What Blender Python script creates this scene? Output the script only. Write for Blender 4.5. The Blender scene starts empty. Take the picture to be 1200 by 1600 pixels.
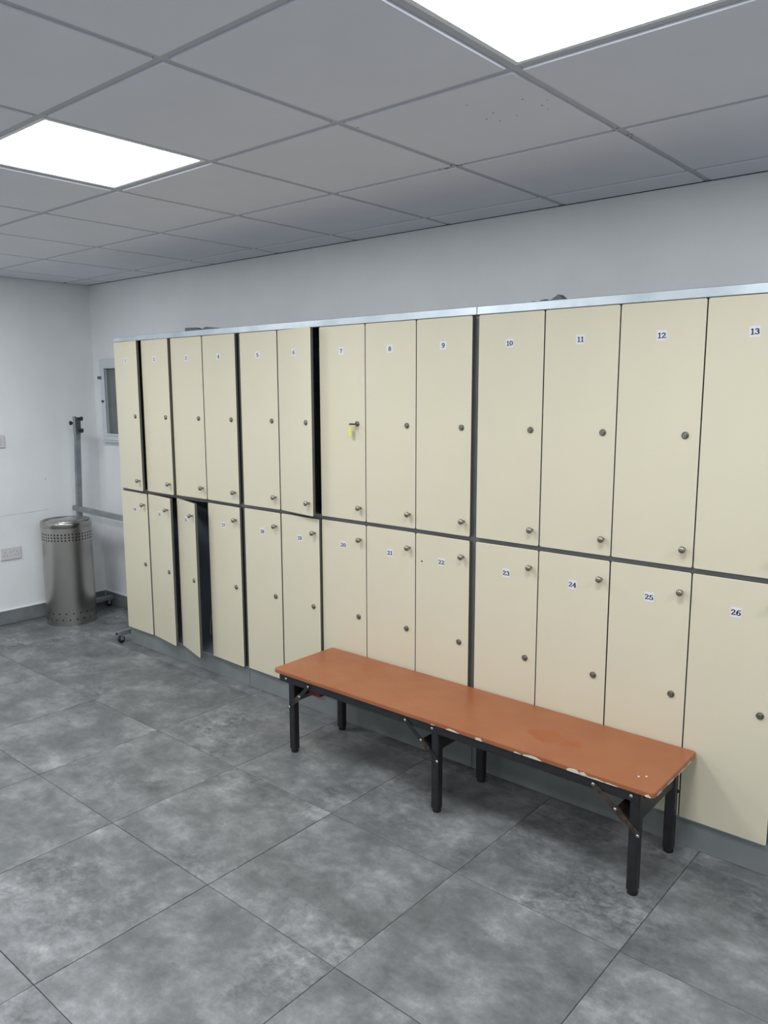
import bpy, math, random
from math import sin, cos, pi, radians
from mathutils import Matrix, Vector
random.seed(7)
C = bpy.context.scene.collection
S = bpy.context.scene

# ---------------------------------------------------------------- camera
F, YAW, PIT, ROL = 1233.6, 0.7093, 0.1533, -0.0027
fw = Vector((-sin(YAW)*cos(PIT), cos(YAW)*cos(PIT), -sin(PIT)))
rt = Vector((cos(YAW), sin(YAW), 0)); up = rt.cross(fw)
r2 = cos(ROL)*rt + sin(ROL)*up; u2 = -sin(ROL)*rt + cos(ROL)*up
cam = bpy.data.cameras.new('camera'); co = bpy.data.objects.new('camera', cam); C.objects.link(co)
cam.sensor_fit = 'VERTICAL'; cam.sensor_height = 36; cam.lens = F/1600*36; cam.clip_start = .02
M4 = Matrix((r2, u2, -fw)).transposed().to_4x4(); M4.translation = Vector((5.6353, -3.184, 1.6573))
co.matrix_world = M4
S.camera = co

# ---------------------------------------------------------------- world, exposure, lamp strength
w = bpy.data.worlds.new('world'); S.world = w; w.use_nodes = True
w.node_tree.nodes['Background'].inputs[0].default_value = (.6, .7, .85, 1)
w.node_tree.nodes['Background'].inputs[1].default_value = .05
S.view_settings.view_transform = 'Standard'; S.view_settings.look = 'None'
S.view_settings.exposure = 0.0; S.view_settings.gamma = 1.0
S.view_settings.use_curve_mapping = False
PANEL_STRENGTH = 25.5
PANEL_COLOR = (.93, .97, 1.0, 1)

# ---------------------------------------------------------------- dimensions
H = 2.431                       # ceiling (face of the grid)
X1, Y1 = 7.93, -5.0             # far ends of the room behind the camera
DOORY = -.45                    # face of the locker doors
CARY = -.433                    # front of the locker carcass

# ---------------------------------------------------------------- materials
def mat(name, col, rough=.5, metal=0, spec=.5, emit=None, estr=0):
    m = bpy.data.materials.new(name); m.use_nodes = True
    b = m.node_tree.nodes['Principled BSDF']
    b.inputs['Base Color'].default_value = (*col, 1); b.inputs['Roughness'].default_value = rough
    b.inputs['Metallic'].default_value = metal; b.inputs['Specular IOR Level'].default_value = spec
    if emit: b.inputs['Emission Color'].default_value = emit; b.inputs['Emission Strength'].default_value = estr
    return m
def nd(m, t, **k):
    n = m.node_tree.nodes.new(t)
    for a, v in k.items(): setattr(n, a, v)
    return n
def ln(m, a, b): m.node_tree.links.new(a, b)
def noise_col(m, scale, c1, c2, lo=.35, hi=.65, detail=4, bump=0, bscale=None, coord='Object', rough=.55):
    b = m.node_tree.nodes['Principled BSDF']
    tc = nd(m, 'ShaderNodeTexCoord'); n = nd(m, 'ShaderNodeTexNoise'); r = nd(m, 'ShaderNodeValToRGB')
    n.inputs['Scale'].default_value = scale; n.inputs['Detail'].default_value = detail; n.inputs['Roughness'].default_value = rough
    r.color_ramp.elements[0].position = lo; r.color_ramp.elements[1].position = hi
    r.color_ramp.elements[0].color = (*c1, 1); r.color_ramp.elements[1].color = (*c2, 1)
    ln(m, tc.outputs[coord], n.inputs['Vector']); ln(m, n.outputs['Fac'], r.inputs['Fac']); ln(m, r.outputs['Color'], b.inputs['Base Color'])
    if bump:
        n2 = nd(m, 'ShaderNodeTexNoise'); n2.inputs['Scale'].default_value = bscale or scale*8
        bp = nd(m, 'ShaderNodeBump'); bp.inputs['Strength'].default_value = bump; bp.inputs['Distance'].default_value = .002
        ln(m, tc.outputs[coord], n2.inputs['Vector']); ln(m, n2.outputs['Fac'], bp.inputs['Height']); ln(m, bp.outputs['Normal'], b.inputs['Normal'])
    return m
def g(v): return ((v/255+.055)/1.055)**2.4 if v > 10 else v/255/12.92
def rgb(r, gg, b): return (g(r), g(gg), g(b))

m_wall = noise_col(mat('wall_paint', rgb(215, 219, 222), .6), 3, rgb(226, 228, 229), rgb(231, 233, 234), bump=.25, bscale=60)
m_ceil = noise_col(mat('ceiling_tile', rgb(236, 236, 240), .8), 2, rgb(214, 216, 225), rgb(219, 221, 230))
m_grid = mat('ceiling_grid_paint', rgb(180, 182, 190), .55)
m_dirt = mat('rust_dirt', rgb(95, 70, 60), .9)
m_angle = mat('wall_angle', rgb(165, 168, 174), .6)
m_gap = mat('ceiling_gap', rgb(60, 60, 64), .9)
m_frame_white = mat('lamp_frame', rgb(225, 228, 232), .4)
m_panel = mat('led_diffuser', (.9, .9, .9), .5, emit=PANEL_COLOR, estr=PANEL_STRENGTH)
m_cream = noise_col(mat('cream_laminate', rgb(222, 214, 192), .42), 1.3, rgb(202, 194, 171), rgb(207, 199, 176), bump=.08, bscale=350)
m_core = mat('dark_laminate_core', rgb(82, 79, 75), .55)
m_edge = mat('laminate_arris', rgb(222, 214, 196), .35)
m_steel = noise_col(mat('grey_locker_steel', rgb(120, 126, 130), .42, .35), 4, rgb(112, 112, 112), rgb(124, 124, 123))
m_inner = mat('dark_locker_inside', rgb(138, 150, 160), .5, .2)
m_rail = noise_col(mat('aluminium_rail', rgb(195, 203, 210), .34, .55), 5, rgb(180, 190, 197), rgb(206, 214, 220))
m_plinth = noise_col(mat('grey_plinth_laminate', rgb(118, 123, 124), .38), 5, rgb(114, 118, 118), rgb(124, 128, 128))
m_nickel = mat('satin_nickel', rgb(150, 146, 136), .28, .95)
m_lock = mat('dark_lock_metal', rgb(118, 116, 110), .3, .9)
m_hole = mat('black_hole', (.005, .005, .006), .8)
m_label = mat('white_sticker', rgb(212, 212, 219), .45)
m_ink = mat('black_ink', rgb(22, 20, 30), .5)
m_black = noise_col(mat('black_powder_coat', rgb(28, 27, 31), .42), 30, rgb(24, 23, 27), rgb(31, 30, 33), bump=.1, bscale=500)
m_rub = mat('black_rubber', rgb(20, 20, 22), .5)
m_rust = noise_col(mat('worn_brown_steel', rgb(62, 52, 48), .5, .3), 40, rgb(46, 40, 39), rgb(84, 66, 54))
m_rivet = mat('zinc_rivet', rgb(185, 186, 182), .3, .8)
m_red = mat('dark_red_catch', rgb(105, 30, 35), .5)
m_socket = mat('socket_plastic', rgb(208, 205, 207), .35)
m_upvc = mat('white_upvc', rgb(205, 210, 214), .35)
m_alu = noise_col(mat('grey_aluminium', rgb(138, 144, 148), .4, .5), 12, rgb(130, 136, 140), rgb(150, 156, 160))
m_yellow = mat('yellow_tag', rgb(214, 210, 110), .35)
m_darkcloth = noise_col(mat('dark_grey_fabric', rgb(70, 76, 78), .85), 20, rgb(88, 94, 96), rgb(120, 126, 128), bump=.5)
m_grout = mat('floor_grout', rgb(62, 66, 68), .8)
m_white = mat('white_cord', rgb(190, 195, 196), .5)
m_darkmetal = mat('dark_bracket', rgb(92, 96, 98), .5, .4)

def glass_mat():
    m = noise_col(mat('grey_window_glass', rgb(104, 112, 110), .18), 6, rgb(98, 106, 104), rgb(112, 119, 117))
    return m
m_glass = glass_mat()

def brushed(name, col, rough):
    m = mat(name, col, rough, 1.0); b = m.node_tree.nodes['Principled BSDF']
    b.inputs['Anisotropic'].default_value = .75
    tc = nd(m, 'ShaderNodeTexCoord'); mp = nd(m, 'ShaderNodeMapping'); n = nd(m, 'ShaderNodeTexNoise'); bp = nd(m, 'ShaderNodeBump')
    mp.inputs['Scale'].default_value = (3, 3, 600); n.inputs['Scale'].default_value = 2
    ln(m, tc.outputs['Object'], mp.inputs['Vector']); ln(m, mp.outputs['Vector'], n.inputs['Vector'])
    bp.inputs['Strength'].default_value = .12; bp.inputs['Distance'].default_value = .001
    ln(m, n.outputs['Fac'], bp.inputs['Height']); ln(m, bp.outputs['Normal'], b.inputs['Normal'])
    return m
m_bin = brushed('brushed_stainless', rgb(176, 173, 169), .27)
m_chrome = mat('polished_stainless', rgb(165, 163, 158), .24, 1.0)

def floor_mat():
    m = mat('concrete_look_tile', (.2, .2, .2), .42); b = m.node_tree.nodes['Principled BSDF']
    tc = nd(m, 'ShaderNodeTexCoord'); oi = nd(m, 'ShaderNodeObjectInfo')
    mul = nd(m, 'ShaderNodeMath', operation='MULTIPLY'); mul.inputs[1].default_value = 57
    cb = nd(m, 'ShaderNodeCombineXYZ'); add = nd(m, 'ShaderNodeVectorMath', operation='ADD')
    ln(m, oi.outputs['Random'], mul.inputs[0]); ln(m, mul.outputs[0], cb.inputs[0]); ln(m, mul.outputs[0], cb.inputs[2])
    ln(m, tc.outputs['Object'], add.inputs[0]); ln(m, cb.outputs[0], add.inputs[1])
    mp = nd(m, 'ShaderNodeMapping'); mp.inputs['Scale'].default_value = (.85, 1.0, 1); ln(m, add.outputs[0], mp.inputs['Vector'])
    n1 = nd(m, 'ShaderNodeTexNoise'); n1.inputs['Scale'].default_value = 5.0; n1.inputs['Detail'].default_value = 10; n1.inputs['Roughness'].default_value = .72; n1.inputs['Distortion'].default_value = .1
    n2 = nd(m, 'ShaderNodeTexNoise'); n2.inputs['Scale'].default_value = 30; n2.inputs['Detail'].default_value = 8; n2.inputs['Roughness'].default_value = .7; n2.inputs['Distortion'].default_value = .35
    n3 = nd(m, 'ShaderNodeTexNoise'); n3.inputs['Scale'].default_value = 2.6; n3.inputs['Detail'].default_value = 3
    for n in (n1, n2, n3): ln(m, mp.outputs[0], n.inputs['Vector'])
    r1 = nd(m, 'ShaderNodeValToRGB'); e = r1.color_ramp.elements
    e[0].position = .3; e[0].color = (*rgb(76, 79, 80), 1); e[1].position = .72; e[1].color = (*rgb(148, 149, 149), 1)
    x = r1.color_ramp.elements.new(.47); x.color = (*rgb(98, 100, 101), 1)
    x = r1.color_ramp.elements.new(.58); x.color = (*rgb(117, 118, 119), 1)
    ln(m, n1.outputs['Fac'], r1.inputs['Fac'])
    # fine crackle gathered in a few patches
    r2_ = nd(m, 'ShaderNodeMapRange'); r2_.inputs['From Min'].default_value = .35; r2_.inputs['From Max'].default_value = .65
    r2_.inputs['To Min'].default_value = .55; r2_.inputs['To Max'].default_value = 1.38; ln(m, n2.outputs['Fac'], r2_.inputs['Value'])
    r3 = nd(m, 'ShaderNodeMapRange'); r3.inputs['From Min'].default_value = .50; r3.inputs['From Max'].default_value = .66
    r3.inputs['To Min'].default_value = .25; r3.inputs['To Max'].default_value = .95; ln(m, n3.outputs['Fac'], r3.inputs['Value'])
    mx = nd(m, 'ShaderNodeMix', data_type='RGBA', blend_type='MULTIPLY'); ln(m, r3.outputs[0], mx.inputs['Factor'])
    ln(m, r1.outputs['Color'], mx.inputs['A']); ln(m, r2_.outputs[0], mx.inputs['B'])
    hs = nd(m, 'ShaderNodeHueSaturation'); mr = nd(m, 'ShaderNodeMapRange'); mr.inputs['To Min'].default_value = 1.05; mr.inputs['To Max'].default_value = 1.12
    ln(m, oi.outputs['Random'], mr.inputs['Value']); ln(m, mr.outputs[0], hs.inputs['Value']); ln(m, mx.outputs['Result'], hs.inputs['Color'])
    ln(m, hs.outputs['Color'], b.inputs['Base Color'])
    rr = nd(m, 'ShaderNodeMapRange'); rr.inputs['To Min'].default_value = .36; rr.inputs['To Max'].default_value = .55
    ln(m, n1.outputs['Fac'], rr.inputs['Value']); ln(m, rr.outputs[0], b.inputs['Roughness'])
    return m
m_floor = floor_mat()
m_skirt = noise_col(mat('grey_skirting_tile', rgb(112, 116, 118), .4), 8, rgb(104, 108, 110), rgb(122, 126, 128))

def bench_mat():
    m = mat('worn_orange_board', (.4, .15, .07), .36); b = m.node_tree.nodes['Principled BSDF']
    tc = nd(m, 'ShaderNodeTexCoord'); n = nd(m, 'ShaderNodeTexNoise'); n.inputs['Scale'].default_value = 5; n.inputs['Detail'].default_value = 4
    r = nd(m, 'ShaderNodeValToRGB'); r.color_ramp.elements[0].position = .3; r.color_ramp.elements[1].position = .7
    r.color_ramp.elements[0].color = (*rgb(145, 83, 49), 1); r.color_ramp.elements[1].color = (*rgb(153, 94, 57), 1)
    ln(m, tc.outputs['Object'], n.inputs['Vector']); ln(m, n.outputs['Fac'], r.inputs['Fac'])
    sx = nd(m, 'ShaderNodeSeparateXYZ'); ln(m, tc.outputs['Object'], sx.inputs[0])
    # dried spill stain near the right end
    mp = nd(m, 'ShaderNodeMapping', vector_type='POINT'); mp.inputs['Location'].default_value = (-.47*3.6, .035*9, 0); mp.inputs['Scale'].default_value = (3.6, 9, 1)
    ln(m, tc.outputs['Object'], mp.inputs['Vector'])
    gr = nd(m, 'ShaderNodeTexGradient', gradient_type='SPHERICAL'); ln(m, mp.outputs[0], gr.inputs[0])
    ns = nd(m, 'ShaderNodeTexNoise'); ns.inputs['Scale'].default_value = 13; ns.inputs['Detail'].default_value = 3; ln(m, tc.outputs['Object'], ns.inputs['Vector'])
    ad = nd(m, 'ShaderNodeMath', operation='MULTIPLY'); ln(m, gr.outputs['Fac'], ad.inputs[0]); ln(m, ns.outputs['Fac'], ad.inputs[1])
    th = nd(m, 'ShaderNodeMapRange'); th.inputs['From Min'].default_value = .20; th.inputs['From Max'].default_value = .24; ln(m, ad.outputs[0], th.inputs['Value'])
    mx = nd(m, 'ShaderNodeMix', data_type='RGBA'); ln(m, th.outputs[0], mx.inputs['Factor']); ln(m, r.outputs['Color'], mx.inputs['A'])
    mx.inputs['B'].default_value = (*rgb(148, 80, 38), 1)
    # pale scuffs
    nw = nd(m, 'ShaderNodeTexNoise'); nw.inputs['Scale'].default_value = 9; nw.inputs['Detail'].default_value = 6; nw.inputs['Distortion'].default_value = 1.2; ln(m, tc.outputs['Object'], nw.inputs['Vector'])
    tw = nd(m, 'ShaderNodeMapRange'); tw.inputs['From Min'].default_value = .66; tw.inputs['From Max'].default_value = .80; tw.inputs['To Max'].default_value = .45; ln(m, nw.outputs['Fac'], tw.inputs['Value'])
    mw = nd(m, 'ShaderNodeMix', data_type='RGBA'); ln(m, tw.outputs[0], mw.inputs['Factor']); ln(m, mx.outputs['Result'], mw.inputs['A']); mw.inputs['B'].default_value = (*rgb(165, 116, 92), 1)
    ln(m, mw.outputs['Result'], b.inputs['Base Color'])
    rr = nd(m, 'ShaderNodeMapRange'); rr.inputs['To Min'].default_value = .28; rr.inputs['To Max'].default_value = .48; ln(m, ns.outputs['Fac'], rr.inputs['Value']); ln(m, rr.outputs[0], b.inputs['Roughness'])
    return m
m_bench = bench_mat()
m_chip = mat('bare_chipboard', rgb(205, 190, 170), .7)

# ---------------------------------------------------------------- mesh helpers
class MB:
    def __init__(s): s.v = []; s.f = []; s.m = []; s.s = []; s.mats = []
    def mi(s, m):
        if m not in s.mats: s.mats.append(m)
        return s.mats.index(m)
    def add(s, vs, fs, m, smooth=False, T=None):
        o = len(s.v); k = s.mi(m)
        s.v += [tuple(T @ Vector(v)) if T else tuple(v) for v in vs]
        for f in fs: s.f.append([i+o for i in f]); s.m.append(k); s.s.append(smooth)
    def box(s, a, b, m, T=None, bev=0):
        x0, y0, z0 = a; x1, y1, z1 = b
        if bev <= 0:
            s.add([(x0,y0,z0),(x1,y0,z0),(x1,y1,z0),(x0,y1,z0),(x0,y0,z1),(x1,y0,z1),(x1,y1,z1),(x0,y1,z1)],
                  [(0,3,2,1),(4,5,6,7),(0,1,5,4),(1,2,6,5),(2,3,7,6),(3,0,4,7)], m, T=T)
        else:   # chamfer top and bottom rims and the four uprights
            c = bev; ring = lambda q: [(x0+q+c,y0+q),(x1-q-c,y0+q),(x1-q,y0+q+c),(x1-q,y1-q-c),(x1-q-c,y1-q),(x0+q+c,y1-q),(x0+q,y1-q-c),(x0+q,y0+q+c)]
            vs = []
            for q, z in ((c, z0), (0, z0+c), (0, z1-c), (c, z1)): vs += [(x, y, z) for x, y in ring(q)]
            fs = [tuple(reversed(range(8))), tuple(range(24, 32))]
            for k in range(3):
                for i in range(8): j = (i+1) % 8; fs.append((k*8+i, k*8+j, k*8+8+j, k*8+8+i))
            s.add(vs, fs, m, T=T)
    def lathe(s, prof, m, n=24, T=None, smooth=True, closed=True):   # prof = [(r, z)]
        vs = []; fs = []
        for r, z in prof: vs += [(r*cos(2*pi*i/n), r*sin(2*pi*i/n), z) for i in range(n)]
        for k in range(len(prof)-1):
            for i in range(n): j = (i+1) % n; fs.append((k*n+i, k*n+j, k*n+n+j, k*n+n+i))
        s.add(vs, fs, m, smooth, T)
        if closed:
            s.add(vs[:n], [tuple(reversed(range(n)))], m, False, T); s.add(vs[-n:], [tuple(range(n))], m, False, T)
    def tube(s, p, q, r, m, n=10, smooth=True):
        p = Vector(p); q = Vector(q); d = q-p; T = Matrix.Translation(p) @ d.to_track_quat('Z', 'Y').to_matrix().to_4x4()
        s.lathe([(r, 0), (r, d.length)], m, n, T, smooth)
    def path(s, pts, r, m, n=6):
        for a, b in zip(pts, pts[1:]): s.tube(a, b, r, m, n)
    def bar(s, p, q, wd, ht, m, upv=(0, 0, 1)):      # rectangular bar from p to q
        p = Vector(p); q = Vector(q); d = (q-p); L = d.length; d.normalize(); u = Vector(upv); sd = d.cross(u).normalized(); u = sd.cross(d)
        T = Matrix((d, sd, u)).transposed().to_4x4(); T.translation = p
        s.box((0, -wd/2, -ht/2), (L, wd/2, ht/2), m, T)
    def build(s, name, parent=None, loc=None, mesh_only=False):
        me = bpy.data.meshes.new(name); me.from_pydata(s.v, [], s.f)
        for m in s.mats: me.materials.append(m)
        me.polygons.foreach_set('material_index', s.m); me.polygons.foreach_set('use_smooth', s.s); me.update()
        return me if mesh_only else link(name, me, parent, loc)
def link(name, me, parent=None, loc=None, rot=None):
    o = bpy.data.objects.new(name, me); C.objects.link(o)
    if parent: o.parent = parent
    if loc: o.location = loc
    if rot: o.rotation_euler = rot
    return o
def thing(name, label, cat, loc, group=None, rot=None):
    return tag(link(name, None, None, loc, rot), label, cat, group)
def tag(o, label, cat, group=None):
    o['label'] = label; o['category'] = cat
    if group: o['group'] = group
    return o
def struct(o): o['kind'] = 'structure'; return o
def rrect(w, h, r, n=4, x0=0, z0=0):
    out = []
    for cx, cz, a in ((w-r, r, -90), (w-r, h-r, 0), (r, h-r, 90), (r, r, 180)):
        for i in range(n+1): t = radians(a+90*i/n); out.append((x0+cx+r*cos(t), z0+cz+r*sin(t)))
    return out

# ---------------------------------------------------------------- floor
XF, YF, TS = 3.5793, 1.1129, .6
b = MB(); b.box((0, Y1, -.06), (X1, 0, -.0035), m_grout); floor = struct(b.build('floor'))
xs = sorted({0, X1} | {XF+TS*i for i in range(-10, 10) if 0 < XF+TS*i < X1})
ys = sorted({0, Y1} | {-YF-TS*j for j in range(-2, 9) if Y1 < -YF-TS*j < 0})
cache = {}
GJ = .0012
for i in range(len(xs)-1):
    for j in range(len(ys)-1):
        W, D = round(xs[i+1]-xs[i], 4), round(ys[j+1]-ys[j], 4)
        if W < .03 or D < .03: continue
        if (W, D) not in cache:
            q = MB(); q.box((-W/2+GJ, -D/2+GJ, -.0095), (W/2-GJ, D/2-GJ, 0), m_floor, bev=.0008); cache[W, D] = q.build('floor_tile', mesh_only=True)
        o = link('floor_tile', cache[W, D], floor, ((xs[i]+xs[i+1])/2, (ys[j]+ys[j+1])/2, random.uniform(-.0009, 0)))
        o.rotation_euler = (random.uniform(-.0012, .0012), random.uniform(-.0012, .0012), 0)

# ---------------------------------------------------------------- walls
def wall(name, a, b_): q = MB(); q.box(a, b_, m_wall); return struct(q.build(name))
wall_left = wall('wall_left', (-.12, Y1-.12, -.06), (0, .12, 2.62))
wall_back = wall('wall_back', (0, 0, -.06), (X1, .12, 2.62))
wall('wall_right', (X1, Y1-.12, -.06), (X1+.12, .12, 2.62))
wall('wall_front', (0, Y1-.12, -.06), (X1, Y1, 2.62))
# skirting tiles
bl = struct(link('baseboard_left', None)); bb = struct(link('baseboard_back', None))
def skirt(L, along_x):
    q = MB()
    if along_x: q.box((.0006, -.010, .001), (L-.0006, -.0005, .1), m_skirt, bev=.0015)
    else: q.box((.0005, -L+.0006, .001), (.010, -.0006, .1), m_skirt, bev=.0015)
    return q.build('skirting_tile', mesh_only=True)
sk = skirt(.6, False)
y = -.011
first = .30
link('skirting_tile', skirt(first, False), bl, (0, y, 0)); y -= first
while y-.6 > Y1: link('skirting_tile', sk, bl, (0, y, 0)); y -= .6
link('skirting_tile', skirt(y-Y1-.011, False), bl, (0, y, 0))
sk = skirt(.6, True)
x = .011
while x+.6 < X1: link('skirting_tile', sk, bb, (x, 0, 0)); x += .6
# pale sealant along the skirting
q = MB(); q.box((.0005, Y1, .1002), (.009, -.011, .106), m_wall); q.build('sealant_bead', bl)
q = MB(); q.box((.0005, -.009, .1002), (X1, -.0005, .106), m_wall); q.build('sealant_bead', bb)
# hairline plaster crack and small scuffs on the end wall
q = MB()
pts = [(.0003, -.42, .795), (.0003, -.52, .79), (.0003, -.62, .786), (.0003, -.72, .785), (.0003, -.80, .778), (.0003, -.9, .76)]
for a, c in zip(pts, pts[1:]): q.bar(a, c, .0014, .0016, m_angle)
q.lathe([(.004, 0), (.003, .003)], m_angle, 8, Matrix.Translation((.0003, -.43, 1.02)) @ Matrix.Rotation(pi/2, 4, 'Y'))
q.build('plaster_crack', wall_left)

# ---------------------------------------------------------------- ceiling
q = MB(); q.box((-.12, Y1-.12, 2.56), (X1+.12, .12, 2.64), m_gap); ceiling = struct(q.build('ceiling'))
XC, YC = 3.9266, -.1984
gx = [XC+.6*k for k in range(-6, 7) if 0 < XC+.6*k < X1]; gy = [YC-.6*n for n in range(0, 8) if YC-.6*n > Y1]
BZ = H+.006                     # underside of the grid bars; tile faces hang lower
for xx in gx:
    q = MB(); q.box((-.012, Y1+.001, 0), (.012, -.001, .002), m_grid); q.box((-.0015, Y1+.001, .002), (.0015, -.001, .035), m_grid)
    q.build('grid_bar', ceiling, (xx, 0, BZ))
xe = [0]+gx+[X1]; ye = [0]+gy+[Y1]
for yy in gy:
    q = MB()
    for a, c in zip(xe, xe[1:]):
        a2 = a+(.0125 if a > 0 else .001); c2 = c-(.0125 if c < X1 else .001)
        q.box((a2, -.012, 0), (c2, .012, .002), m_grid)
    q.build('grid_bar', ceiling, (0, yy, BZ))
q = MB()
q.box((.0005, -.020, BZ-.001), (X1-.0005, -.0005, BZ+.002), m_angle); q.box((.0005, -.0045, BZ-.004), (X1-.0005, -.0005, BZ-.001), m_gap)
q.box((.0005, Y1, BZ-.001), (.020, -.02, BZ+.002), m_angle); q.box((.0005, Y1, BZ-.004), (.0045, -.0045, BZ-.001), m_gap)
q.build('wall_angle_trim', ceiling)
LIGHTS = []
def light_here(x0, y0):
    kx = round((x0-XC)/.6); ky = round((YC-y0)/.6)      # cell whose left edge is x0 and back edge y0
    return kx % 3 == 1 and ky in (2, 5)
cache = {}
for i in range(len(xe)-1):
    for j in range(len(ye)-1):
        a, c = xe[i], xe[i+1]; t, u = ye[j+1], ye[j]
        if i > 0 and j > 0 and abs(c-a-.6) < .01 and abs(u-t-.6) < .01 and light_here(a, u): LIGHTS.append((a, t)); continue
        l = .0135 if i > 0 else .0215; r_ = .0135 if i < len(xe)-2 else .0215; bk = .0135 if j > 0 else .0215; ft = .0135 if j < len(ye)-2 else .0215
        W, D = round(c-a-l-r_, 4), round(u-t-bk-ft, 4)
        if W < .01 or D < .01: continue
        if (W, D) not in cache:
            q = MB(); q.box((0, 0, -.006), (W, D, .012), m_ceil, bev=.0025); cache[W, D] = q.build('ceiling_tile', mesh_only=True)
        link('ceiling_tile', cache[W, D], ceiling, (a+l, t+ft, BZ))
# LED panels
lf = MB()
for (x0, y0, x1, y1) in ((.013, .013, .587, .027), (.013, .573, .587, .587), (.013, .027, .027, .573), (.573, .027, .587, .573)): lf.box((x0, y0, -.002), (x1, y1, .016), m_frame_white)
lf = lf.build('frame', mesh_only=True)
ld = MB(); ld.add([(.027, .027, .001), (.573, .027, .001), (.573, .573, .001), (.027, .573, .001)], [(0, 3, 2, 1)], m_panel); 
ld.box((.027, .027, .006), (.573, .573, .016), m_frame_white); ld = ld.build('diffuser', mesh_only=True)
for (x0, y0) in LIGHTS:
    near = abs(y0-(-1.9984)) < .05
    if near and abs(x0-2.7266) < .05: L_ = 'white LED ceiling panel at upper left of the photo, smaller of the two in view'
    elif near and abs(x0-4.5266) < .05: L_ = 'large white LED ceiling panel cut by the photo top edge, above lockers 10 to 12'
    else: L_ = 'white LED ceiling panel beyond the edges of the photo'
    t = thing('ceiling_light', L_, 'ceiling light', (x0, y0, BZ), 'square LED panels in the suspended ceiling')
    link('frame', lf, t); link('diffuser', ld, t)
# rust flecks and specks on grid and tiles
q = MB()
def specks(x0, y0, x1, y1, n, s0, s1, z=BZ-.0004, seed=1):
    rr = random.Random(seed)
    for _ in range(n):
        x = rr.uniform(x0, x1); y = rr.uniform(y0, y1); s = rr.uniform(s0, s1); k = rr.uniform(.5, 1.6)
        q.box((x-s*k, y-s, z-.0004), (x+s*k, y+s, z), m_dirt)
R2 = YC-.6
specks(2.10, R2-.016, 2.85, R2-.008, 34, .001, .004, seed=2)
specks(2.78, R2-.014, 2.98, R2-.008, 12, .001, .004, seed=3)
specks(3.37, R2-.016, 3.95, R2-.008, 20, .001, .003, seed=4)
specks(3.85, R2-.013, 3.97, R2+.013, 16, .002, .004, seed=5)
specks(4.50, R2-.02, 4.56, R2+.12, 16, .0015, .004, seed=8)
specks(4.28, -1.33, 4.50, -1.05, 9, .001, .0025, z=BZ-.0061, seed=6)
specks(3.93, -1.34, 3.99, -1.31, 1, .003, .0031, z=BZ-.0061, seed=7)
o = q.build('rust_speck', ceiling); o['kind'] = 'stuff'

# ---------------------------------------------------------------- digits (slab-serif strokes)
def arc(cx, cy, rx, ry, a0, a1, n=14): return [(cx+rx*cos(radians(a0+(a1-a0)*i/n)), cy+ry*sin(radians(a0+(a1-a0)*i/n))) for i in range(n+1)]
G = {  # width, [strokes]; each stroke (points, dot at start?)
 '0': (.70, [(arc(.35, .5, .25, .42, 0, 360, 24), 0)]),
 '1': (.56, [([(.32, .96), (.32, .05)], 0), ([(.10, .78), (.32, .94)], 0), ([(.06, .05), (.56, .05)], 0)]),
 '2': (.70, [(arc(.33, .68, .22, .25, 165, -30, 14)+[(.10, .09)], 1), ([(.08, .07), (.62, .07), (.62, .22)], 0)]),
 '3': (.68, [(arc(.32, .71, .20, .22, 160, -80, 14), 1), (arc(.32, .29, .25, .24, 95, -160, 16), 2)]),
 '4': (.72, [([(.48, .04), (.48, .95), (.06, .30), (.68, .30)], 0), ([(.28, .04), (.66, .04)], 0)]),
 '5': (.68, [([(.58, .90), (.16, .90), (.14, .52)]+arc(.32, .32, .26, .26, 125, -160, 18), 2)]),
 '6': (.70, [(arc(.35, .31, .24, .26, 0, 360, 20), 0), ([(.56, .88), (.40, .94), (.22, .82), (.11, .55), (.11, .33)], 1)]),
 '7': (.66, [([(.08, .74), (.09, .90), (.60, .90), (.40, .55), (.28, .05)], 0)]),
 '8': (.68, [(arc(.34, .72, .19, .20, 0, 360, 18), 0), (arc(.34, .28, .24, .24, 0, 360, 20), 0)]),
 '9': (.70, [(arc(.35, .67, .24, .26, 0, 360, 20), 0), ([(.14, .10), (.30, .04), (.48, .16), (.59, .43), (.59, .65)], 1)]),
}
def digits(mb, text, cx, cz, h, y, m):
    tw = sum(G[c][0] for c in text)+.06*(len(text)-1); x = -tw/2
    A, B = .10, .062
    for c in text:
        wd, st = G[c]
        for pts, dot in st:
            n = len(pts); closed = pts[0] == pts[-1] or (abs(pts[0][0]-pts[-1][0])+abs(pts[0][1]-pts[-1][1]) < 1e-6)
            for (p, q_) in zip(pts, pts[1:]):
                dx, dz = q_[0]-p[0], q_[1]-p[1]; L = math.hypot(dx, dz) or 1; nx, nz = -dz/L, dx/L
                k = math.sqrt(A*A*nx*nx+B*B*nz*nz); ox, oz = A*A*nx/k, B*B*nz/k
                ex, ez = dx/L*.02, dz/L*.02
                P = [(p[0]-ox-ex, p[1]-oz-ez), (q_[0]-ox+ex, q_[1]-oz+ez), (q_[0]+ox+ex, q_[1]+oz+ez), (p[0]+ox-ex, p[1]+oz-ez)]
                mb.add([(cx+(x+a)*h*1.13, y, cz+(e-.5)*h) for a, e in P], [(0, 1, 2, 3)], m)
            if dot:
                px, pz = pts[0] if dot == 1 else pts[-1]
                mb.add([(cx+(x+px)*h*1.13+.10*h*cos(t*pi/5), y, cz+(pz-.5)*h+.10*h*sin(t*pi/5)) for t in range(10)], [tuple(range(10))], m)
        x += wd+.06

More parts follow.
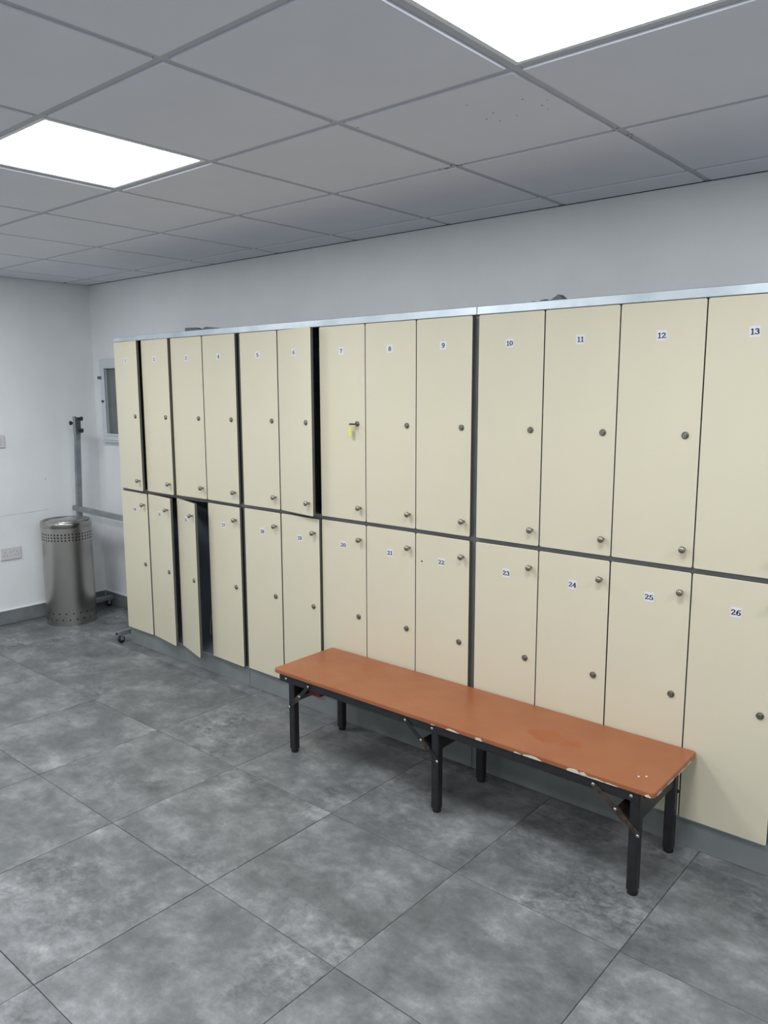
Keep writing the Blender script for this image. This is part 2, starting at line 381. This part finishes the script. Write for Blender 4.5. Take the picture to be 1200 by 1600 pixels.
# ---------------------------------------------------------------- lockers
DW, ZU0, ZU1, ZL0, ZL1, TH = .2965, 1.042, 1.955, .115, 1.024, .0165
def door_mesh(h, wd):
    q = MB(); R = .007
    rings = [(0.0012, 0, m_edge), (0, .0012, m_core), (0, TH-.001, m_core)]
    L = []
    for ins, yy, _ in rings: L.append([(x, yy, z) for x, z in rrect(wd-2*ins, h-2*ins, R-ins, 4, ins, ins)])
    n = len(L[0])
    q.add(L[0], [tuple(range(n))], m_cream)
    q.add(L[0]+L[1], [(i, n+i, n+(i+1) % n, (i+1) % n) for i in range(n)], m_edge)
    q.add(L[1]+L[2], [(i, n+i, n+(i+1) % n, (i+1) % n) for i in range(n)], m_core)
    q.add(L[2], [tuple(reversed(range(n)))], m_cream)
    return q.build('door', mesh_only=True)
RX = Matrix.Rotation(pi/2, 4, 'X')      # +z of the lathe turns to -y (out of the door)
q = MB(); q.lathe([(.0055, 0), (.0055, .013), (.0095, .016), (.0125, .021), (.0125, .025), (.0105, .029), (.006, .031), (.001, .0315)], m_nickel, 20, RX); knob_me = q.build('knob', mesh_only=True)
q = MB(); q.lathe([(.0125, 0), (.0125, .004), (.0105, .006), (.0085, .006), (.0085, .0045)], m_lock, 20, RX)
q.lathe([(.0075, .003), (.0072, .0075), (.006, .0078)], m_nickel, 18, RX); q.box((-.0035, -.0082, -.0009), (.0035, -.0077, .0009), m_hole); lock_me = q.build('lock', mesh_only=True)
def number_me(n):
    q = MB(); q.box((-.0175, -.0006, -.0175), (.0175, 0, .0175), m_label); digits(q, str(n), 0, 0, .0205 if n < 10 else .0195, -.0009, m_ink); return q.build('number_label', mesh_only=True)
ajar = {1: 5.75, 2: 3.25, 4: 2.5, 5: .6, 6: 10, 9: 1.2, 14: 1.2, 15: 8.25, 16: 16.0, 17: 2.6, 18: .8, 19: 3.0, 22: 1.2, 3: .5, 10: .2, 24: .3}
def locker_unit(label, x0, x1, dx0, pitch, ups, lows, rails):
    root = thing('locker_unit', label, 'lockers', (x0, CARY, 0), 'numbered cream door locker units along the wall')
    W = x1-x0; D = -CARY-.004; n = len(ups)
    q = MB(); t = .009
    q.box((0, 0, .1), (t, D, 1.986), m_steel); q.box((W-t, 0, .1), (W, D, 1.986), m_steel); [q.box((a_, 0, za), (a_+.013, .0012, zb), m_steel) for a_ in (t, W-t-.013) for za, zb in ((.1122, 1.0198), (1.0462, 1.9718))]
    q.box((t, D-.006, .1), (W-t, D, 1.986), m_inner); q.box((t, 0, 1.972), (W-t, D-.006, 1.986), m_steel); 
    q.box((t, .0, .1), (W-t, D-.006, .112), m_inner)
    q.box((t, 0, 1.020), (W-t, D-.006, 1.046), m_steel)
    q.build('carcass', root)
    for k in range(1, n):
        px = dx0+pitch*k-x0-(pitch-DW)/2
        for za, zb in ((.112, 1.020), (1.046, 1.972)):
            p = MB(); p.box((px-.008, .001, za), (px+.008, D-.007, zb), m_inner); p.box((px-.014, 0, za), (px+.014, .0009, zb), m_steel); p.build('partition', root)
    for a, c, zt in rails:
        p = MB(); p.box((a-x0+.0006, -.016, 1.957), (c-x0-.0006, .0, zt), m_rail, bev=.002); p.box((a-x0+.0006, 0, 1.986), (c-x0-.0006, .05, zt), m_rail); p.build('top_rail', root)
    p = MB(); p.box((.0008, -.002, .0), (W-.0008, .014, .0995), m_plinth, bev=.001); p.box((.004, .014, .001), (W-.004, D, .02), m_plinth); p.build('plinth', root)
    dmu, dml = door_mesh(ZU1-ZU0, pitch-.0045), door_mesh(ZL1-ZL0, pitch-.0045)
    for row, nums in ((1, ups), (0, lows)):
        for k, num in enumerate(nums):
            dx = dx0+pitch*k-x0; z = ZU0 if row else ZL0; wd = pitch-.0045
            a = ajar.get(num, 0)
            d = link('door', dmu if row else dml, root, (dx, DOORY-CARY, z), (0, 0, -radians(a)))
            st = 'standing clearly open' if num == 16 else 'standing ajar' if a > 2 else 'closed'
            d['label'] = f'cream laminate door numbered {num}, {st}'
            kz = (1.106 if row else .953)-z; lz = (1.501 if row else .571)-z; nz = (1.840 if row else .913)-z
            link('knob', knob_me, d, (wd-.030, 0, kz)); link('lock', lock_me, d, (wd-.048, 0, lz))
            o = link('number_label', number_me(num), d, (wd/2+random.uniform(-.003, .003), 0, nz+random.uniform(-.002, .002)), (0, radians(random.uniform(-2.5, 2.5)), 0))
            o['label'] = f'white sticker with black number {num}'
            if num == 22: 
                p = MB(); p.lathe([(.004, 0), (.004, .0004)], m_hole, 12, RX); p.build('screw_hole', d, (.035, -.0002, .896-z+.004))
    return root
UA = locker_unit('leftmost cream locker unit, doors 1 to 4 over 14 to 17, several hanging ajar', 1.052, 2.2725, 1.0555, .3022, [1, 2, 3, 4], [14, 15, 16, 17], [(1.052, 1.338, 1.985), (1.338, 2.2725, 1.990)])
UB = locker_unit('middle cream locker unit, doors 5 to 9 over 18 to 22', 2.2735, 3.7845, 2.2855, .2978, [5, 6, 7, 8, 9], [18, 19, 20, 21, 22], [(2.2735, 3.7845, 1.990)])
UC = locker_unit('rightmost and nearest cream locker unit, doors 10 to 13 over 23 to 26', 3.7855, 5.012, 3.7985, .3018, [10, 11, 12, 13], [23, 24, 25, 26], [(3.7855, 5.012, 1.990)])

# key with tag in lock 7
kx, kz = 2.2855+2*.2978+.2978-.0045-.048, 1.501
t = thing('key', 'small dark key with yellow tag hanging in the lock of locker 7', 'key', (kx, DOORY-.008, kz))
q = MB(); q.box((-.0015, -.012, -.0012), (.0015, .004, .0012), m_lock); q.box((-.022, -.026, -.0035), (.006, -.011, -.0012), m_rub); q.box((-.024, -.024, -.0012), (.004, -.012, .003), m_rub, bev=.001); q.build('key_blade', t)
q = MB(); ring = [(-.025+.007*cos(a*pi/8), -.018, -.005+.007*sin(a*pi/8)) for a in range(17)]; q.path(ring, .0007, m_rivet, 6); q.build('key_ring', t)
q = MB(); pts = rrect(.021, .042, .003, 3, -.0355, -.056); q.add([(x, -.019, z) for x, z in pts]+[(x, -.0165, z) for x, z in pts], [tuple(range(len(pts))), tuple(reversed(range(len(pts), 2*len(pts))))]+[(i, i+len(pts), (i+1) % len(pts)+len(pts), (i+1) % len(pts)) for i in range(len(pts))], m_yellow)
q.box((-.027, -.0188, -.015), (-.023, -.0168, -.010), m_yellow); o = q.build('key_tag', t); o['label'] = 'yellow plastic tag'

# a bag standing in open locker 16
q = MB(); n = 22; prof = [(.0, .0), (.105, .0), (.118, .03), (.122, .12), (.112, .22), (.09, .275), (.06, .30), (.02, .31)]
rr = random.Random(4); vs = []; fs = []
for r, z in prof:
    for i in range(n):
        a = 2*pi*i/n; k = 1+.06*sin(3*a+z*14)+rr.uniform(-.03, .03)
        vs.append((r*k*cos(a), r*k*1.05*sin(a), z+.006*rr.uniform(-1, 1)*(z > 0.05)))
for k in range(len(prof)-1):
    for i in range(n): j = (i+1) % n; fs.append((k*n+i, k*n+j, k*n+n+j, k*n+n+i))
q.add(vs, fs, m_darkcloth, True)
t = thing('bag', 'dark soft bag standing inside open locker 16', 'bag', (1.795, -.17, .1125)); q.build('bag_body', t)
q = MB(); q.path([(.02+.075*cos(a*pi/14), -.128-.012*sin(a*pi/14), .05+.16*sin(a*pi/14)) for a in range(15)], .003, m_white, 6); q.build('cord', t)

# things left on top of the lockers
def wedge(name, lab, cat, pts, y0, y1, m, grp=None):
    q = MB(); n = len(pts); q.add([(x, y0, z) for x, z in pts]+[(x, y1, z) for x, z in pts], [tuple(range(n)), tuple(reversed(range(n, 2*n)))]+[(i, i+n, (i+1) % n+n, (i+1) % n) for i in range(n)], m)
    o = q.build(name); mx, mz = pts[0][0], min(p[1] for p in pts)
    for v in o.data.vertices: v.co -= Vector((mx, (y0+y1)/2, mz))
    o.location = (mx, (y0+y1)/2, mz); return tag(o, lab, cat, grp)
T0 = 1.9905
wedge('metal_bracket', 'longer flat grey bracket on the locker top, above door 3', 'bracket', [(1.765, T0), (1.915, T0), (1.90, T0+.007), (1.86, T0+.018), (1.772, T0+.020)], -.42, -.385, m_darkmetal, 'flat grey brackets on the locker top')
wedge('metal_bracket', 'thinner flat grey bracket on the locker top, above door 4', 'bracket', [(1.915+.004, T0), (2.06, T0), (2.055, T0+.007), (1.955, T0+.017)], -.42, -.385, m_darkmetal, 'flat grey brackets on the locker top')
wedge('paper_scrap', 'grey pointed scrap on the locker top above the left side of door 11', 'scrap', [(4.085, T0), (4.160, T0), (4.150, T0+.006), (4.128, T0+.024), (4.118, T0+.018)], -.41, -.37, m_darkmetal, 'scraps on the locker top')
wedge('paper_scrap', 'low dark scrap on the locker top above the gap of doors 10 and 11', 'scrap', [(4.040, T0), (4.080, T0), (4.074, T0+.010), (4.056, T0+.008)], -.41, -.38, m_core, 'scraps on the locker top')
wedge('paper_scrap', 'smallest dark scrap on the locker top above door 10', 'scrap', [(4.012, T0), (4.028, T0), (4.024, T0+.006), (4.016, T0+.006)], -.41, -.395, m_core, 'scraps on the locker top')

# ---------------------------------------------------------------- bench
BX, BY, BA, BL, BW, BZT = 3.858, -.656, .005, 1.80, .392, .385
bench = thing('folding_bench', 'long low folding bench with worn orange top and black steel legs', 'bench', (BX, BY, 0), rot=(0, 0, BA))
q = MB(); T = .019
prof = []
def outline(ins): return [(x-BL/2, y-BW/2) for x, y in rrect(BL-2*ins, BW-2*ins, .016-ins*.9, 6, ins, ins)]
rings = [(outline(.0012), BZT-T), (outline(0), BZT-T+.0015), (outline(0), BZT-.004), (outline(.0012), BZT-.0012), (outline(.004), BZT)]
vs = []; 
for ol, z in rings: vs += [(x, y, z) for x, y in ol]
n = len(rings[0][0]); fs = [tuple(reversed(range(n))), tuple(range(4*n, 5*n))]
q.add(vs, fs, m_bench)
q.add(vs, [(k*n+i, k*n+(i+1) % n, k*n+n+(i+1) % n, k*n+n+i) for k in range(4) for i in range(n)], m_bench)
q.build('bench_top', bench)
# paint chips along the front and right edge: shallow flakes of bare board
q = MB(); rr = random.Random(11)
def chip(x, L, hgt, edge='f'):
    q = MB()
    k = 7; lo = BZT-T+.0006; top = [(x-L/2+L*i/k, lo+hgt*(.35+.65*sin(pi*(i+.3)/k))*rr.uniform(.7, 1.1)) for i in range(k+1)]
    for (xa, za), (xb, zb) in zip(top, top[1:]):
        za = min(za, BZT-.004); zb = min(zb, BZT-.004)
        if edge == 'f':
            yy = -BW/2-.0004; q.add([(xa, yy, lo), (xb, yy, lo), (xb, yy, zb), (xa, yy, za)], [(0, 1, 2, 3)], m_chip)
        else:
            xx = BL/2+.0004; q.add([(xx, xa, lo), (xx, xb, lo), (xx, xb, zb), (xx, xa, za)], [(0, 1, 2, 3)], m_chip)
    q.build('paint_chip', bench)
for x, L, h in ((.115, .06, .009), (.235, .03, .014), (.40, .03, .006), (.46, .075, .012), (.62, .05, .016), (.655, .03, .015), (.70, .07, .006), (.755, .05, .005), (.88, .02, .012), (.02, .02, .004)): chip(x, L, h)
for x, L, h in ((-.15, .04, .010), (-.05, .06, .008), (.05, .08, .007), (.12, .05, .009)): chip(x, L, h, 'r')
# two bright drops near the front right corner
q = MB()
for x, y in ((.815, -.115), (.835, -.098)): q.lathe([(.004, 0), (.0035, .0008), (.001, .0012)], m_label, 10, Matrix.Translation((x, y, BZT)))
q.build('paint_drop', bench)
ZB = BZT-T
FY, KY = -.174, .146        # front and rear leg centre lines (local y)
def tube_box(q, a, b_, m): q.box(a, b_, m, bev=.003)
q = MB(); q.box((-.865, FY-.018, ZB-.034), (.850, FY+.002, ZB-.0005), m_black, bev=.002); q.build('side_rail', bench)
q = MB(); q.box((-.865, KY-.002, ZB-.034), (.850, KY+.018, ZB-.0005), m_black, bev=.002); q.build('side_rail', bench)
for xx in (-.866, .826):
    q = MB(); q.box((xx, FY+.002, ZB-.028), (xx+.02, KY-.002, ZB-.0005), m_black); q.build('end_rail', bench)
leg = MB(); leg.box((-.0175, -.0175, .014), (.017, .017, ZB-.001), m_black, bev=.004); leg_me = leg.build('leg', mesh_only=True)
cap = MB(); cap.lathe([(.014, 0), (.0175, .003), (.0175, .012), (.0165, .018)], m_rub, 20); cap_me = cap.build('rubber_foot', mesh_only=True)
riv = MB(); riv.lathe([(.0058, 0), (.0058, .0015), (.004, .0032), (.001, .0035)], m_rivet, 12, RX); riv.lathe([(.0024, .0032), (.002, .0038)], m_black, 8, RX); riv_me = riv.build('rivet', mesh_only=True)
LX = (-.79, .027, .836)
for i, lx in enumerate(LX):
    for ly, sgn in ((FY+.001, -1), (KY-.001, 1)):
        L_ = link('leg', leg_me, bench, (lx, ly, 0)); link('rubber_foot', cap_me, L_)
    # cross plate between the pair
    q = MB(); q.box((lx-.004, FY+.018, ZB-.105), (lx+.012, KY-.018, ZB-.036), m_black); q.build('cross_rail', bench)
    s = 1 if i == 0 else -1
    for sg, yy in ((-1, FY-.0205), (1, KY+.0205)):
        a = Vector((lx+s*(.142 if s < 0 else .12), yy, ZB-.016)); b_ = Vector((lx+s*(.062), yy, ZB-.077)); c = Vector((lx-s*.004+(.014 if s < 0 else 0), yy, ZB-.142))
        for n_, (p_, q_) in enumerate(((a, b_), (b_, c))):
            q = MB(); off = Vector((0, .0017*sg*(1 if n_ == 0 else -1), 0)); q.bar(p_+off, q_+off, .017, .003, m_black if i < 2 else m_rust, (0, 1, 0))
            if n_: dd = (c-b_).normalized(); q.bar(b_-dd*.006-off, b_+dd*.046-off, .023, .003, m_rust, (0, 1, 0))
            q.build('folding_brace', bench)
        if sg < 0:
            for p_ in (a, b_, c): 
                o = link('rivet', riv_me, bench, (p_.x, yy-.0042, p_.z))
    o = link('rivet', riv_me, bench, (lx-.012 if i else lx-.03, FY-.0185, ZB-.016))
    # curved lock plate spanning between the two braces at their hinge
    q = MB(); bx_, bz_ = lx+s*.062, ZB-.077; ddx, ddz = -s*.70, -.71; k = 7
    for side in (0, .0025):
        vs = []
        for yy in (FY-.012, KY+.012):
            for e in range(k): tt = .052*e/(k-1); bow = .010*sin(pi*e/(k-1)); vs.append((bx_+ddx*tt+ddz*s*(bow+side)*-1, yy, bz_+ddz*tt+abs(ddx)*(bow+side)))
        q.add(vs, [(e, e+1, e+1+k, e+k) for e in range(k-1)], m_rust if i == 2 else m_black, True)
    q.build('lock_plate', bench)
q = MB(); q.box((LX[0]+.075, FY+.02, ZB-.076), (LX[0]+.145, FY+.06, ZB-.042), m_red, bev=.004); q.build('catch', bench)['label'] = 'dark red catch under the left end'

# ---------------------------------------------------------------- litter bin
bx, by, br, bh = .253, -.424, .170, .742
tb = thing('litter_bin', 'round brushed stainless steel litter bin with perforated bands', 'bin', (bx, by, 0))
q = MB(); n = 220
def ringz(): 
    zz = [(.0, 0)]
    for z0 in (.040, .084): zz += [(z0, 0), (z0+.009, 2)]
    for z0 in (.612, .6325, .653): zz += [(z0, 0), (z0+.0105, 1)]
    return zz+[(.704, 0)]
zz = ringz(); vs = []
for z, _ in zz: vs += [(br*cos(2*pi*i/n), br*sin(2*pi*i/n), z) for i in range(n)]
fs = []
for k in range(len(zz)-1):
    kind = zz[k+1][1]
    for i in range(n):
        hole = (kind == 1 and i % 5 < 2) or (kind == 2 and (i+(0 if k < 3 else 5)) % 10 < 2)
        if hole: continue
        j = (i+1) % n; fs.append((k*n+i, k*n+j, k*n+n+j, k*n+n+i))
q.add(vs, fs, m_bin, True); q.lathe([(br+.001, 0), (br+.001, .010)], m_bin, 64); q.build('bin_body', tb)
q = MB(); q.lathe([(br-.006, .002), (br-.006, .70)], m_hole, 48); q.build('liner', tb)
q = MB(); q.lathe([(br+.001, .702), (br+.004, .704), (br+.004, .734), (br+.001, .742), (br-.006, .745), (br-.014, .742), (br-.016, .725)], m_chrome, 72, closed=False); q.build('rim', tb)
q = MB(); TT = Matrix.Translation((0, 0, .736)) @ Matrix.Rotation(radians(4.5), 4, Vector((.15, -1, 0)))
q.lathe([(.150, -.004), (.150, .002), (.14, .007), (.11, .013), (.07, .018), (.03, .0205), (.001, .021)], m_bin, 64, TT); q.build('swing_lid', tb)

# ---------------------------------------------------------------- wheeled frame behind bin and lockers
wf = thing('wheeled_frame', 'grey aluminium frame on castors, upright post standing behind the litter bin', 'frame stand', (.10, -.25, 0))
q = MB(); q.bar((-.020, 0, .075), (.072, 0, 1.455), .030, .036, m_alu, (0, 1, 0)); q.build('post', wf)
q = MB(); q.bar((.91, 0, .075), (.91, 0, 1.40), .030, .036, m_alu, (0, 1, 0)); q.build('post', wf)
q = MB(); q.bar((.005, -.030, .800), (.91, -.030, .784), .024, .036, m_alu); q.build('crossbar', wf)
for fx, y0, y1 in ((.02, -.018, .232), (.91, -.262, .225)):
    q = MB(); q.box((fx-.017, y0, .052), (fx+.017, y1, .082), m_alu, bev=.002); q.box((fx-.010, y0-.001, .058), (fx+.010, y0, .074), m_hole); ft = q.build('foot', wf)
    for cy in (y0+.03, y1-.035):
        q = MB(); q.lathe([(.018, -.010), (.0235, -.008), (.0235, .008), (.018, .010)], m_rub, 20, Matrix.Translation((fx, cy, .0237)) @ Matrix.Rotation(pi/2, 4, 'Y'))
        q.box((fx-.014, cy-.010, .02), (fx-.011, cy+.010, .052), m_alu); q.box((fx+.011, cy-.010, .02), (fx+.014, cy+.010, .052), m_alu); q.build('castor', ft)
q = MB(); q.box((.072, -.034, 1.345), (.100, -.016, 1.475), m_alu, bev=.003); q.box((.092, -.030, 1.352), (.104, .012, 1.468), m_darkmetal, bev=.002); q.box((.048, -.012, 1.452), (.094, .014, 1.462), m_alu, bev=.002); cl = q.build('clamp', wf)
for p_, d in (((.102, -.010, 1.458), (1, .75, 0)), ((.102, -.010, 1.372), (1, .75, 0)), ((.054, -.010, 1.425), (-1, -.8, 0))):
    T2 = Matrix.Translation(p_) @ Vector(d).to_track_quat('Z', 'Y').to_matrix().to_4x4(); k = MB()
    k.lathe([(.004, 0), (.004, .012), (.008, .015), (.016, .028), (.015, .034)], m_rub, 14, T2); k.build('clamp_knob', cl)

# ---------------------------------------------------------------- socket and switch on the end wall
t = thing('wall_socket', 'white double power socket low on the left wall beside the bin', 'socket', (0, -.722, .51))
def plate(t, w_, h_): 
    q = MB(); q.box((.0003, -w_/2, -h_/2), (.010, w_/2, h_/2), m_socket, bev=.003); return q.build('face_plate', t)
plate(t, .147, .088)
q = MB(); holes = MB()
for cy in (-.042, .042):
    for dy, dz, a_, b_ in ((0, .013, .004, .0065), (-.011, -.009, .0065, .004), (.011, -.009, .0065, .004)): holes.box((.0095, cy+dy-a_/2, dz-.004-b_/2), (.0104, cy+dy+a_/2, dz-.004+b_/2), m_hole)
holes.build('pin_hole', t)
for cy in (-.010, .010):
    q = MB(); q.box((.009, cy-.006, .012), (.0125, cy+.006, .030), m_socket, bev=.001); q.build('rocker_switch', t)
t = thing('light_switch', 'white wall switch cut off by the left edge of the photo', 'switch', (0, -.780, 1.308)); plate(t, .147, .088)
for cy in (-.03, .03):
    q = MB(); q.box((.009, cy-.014, -.022), (.0135, cy+.014, .022), m_socket, bev=.001); q.build('rocker_switch', t)

# ---------------------------------------------------------------- small window / hatch on the long wall
wn = struct(link('window_1', None, None, (.137, 0, 1.29)))
W_, H_ = .56, .597; fr = .066; q = MB()
for a, c in (((0, -.03, H_-.055), (W_, -.0005, H_)), ((0, -.03, 0), (W_, -.0005, .045)), ((0, -.03, .045), (fr, -.0005, H_-.055)), ((W_-fr, -.03, .045), (W_, -.0005, H_-.055))): q.box(a, c, m_upvc, bev=.003)
q.build('window_frame', wn)
q = MB()
for a, c in (((fr-.012, -.038, H_-.068), (W_-fr+.012, -.030, H_-.050)), ((fr-.012, -.038, .036), (W_-fr+.012, -.030, .052)), ((fr-.012, -.038, .052), (fr+.004, -.030, H_-.068)), ((W_-fr-.004, -.038, .052), (W_-fr+.012, -.030, H_-.068))): q.box(a, c, m_upvc, bev=.002)
q.build('sash', wn)
q = MB(); q.box((-.008, -.045, -.012), (W_+.008, -.0005, -.0005), m_upvc, bev=.003); q.build('sill', wn)
q = MB(); q.box((fr, -.012, .045), (W_-fr, -.008, H_-.055), m_glass); q.build('pane', wn)
q = MB(); q.box((-.018, -.040, .452), (.022, -.030, .474), m_lock, bev=.002); q.build('hinge', wn)
q = MB(); q.lathe([(.009, 0), (.009, .012), (.006, .016)], m_lock, 14, Matrix.Translation((.034, -.030, .289)) @ RX); q.build('knob', wn)
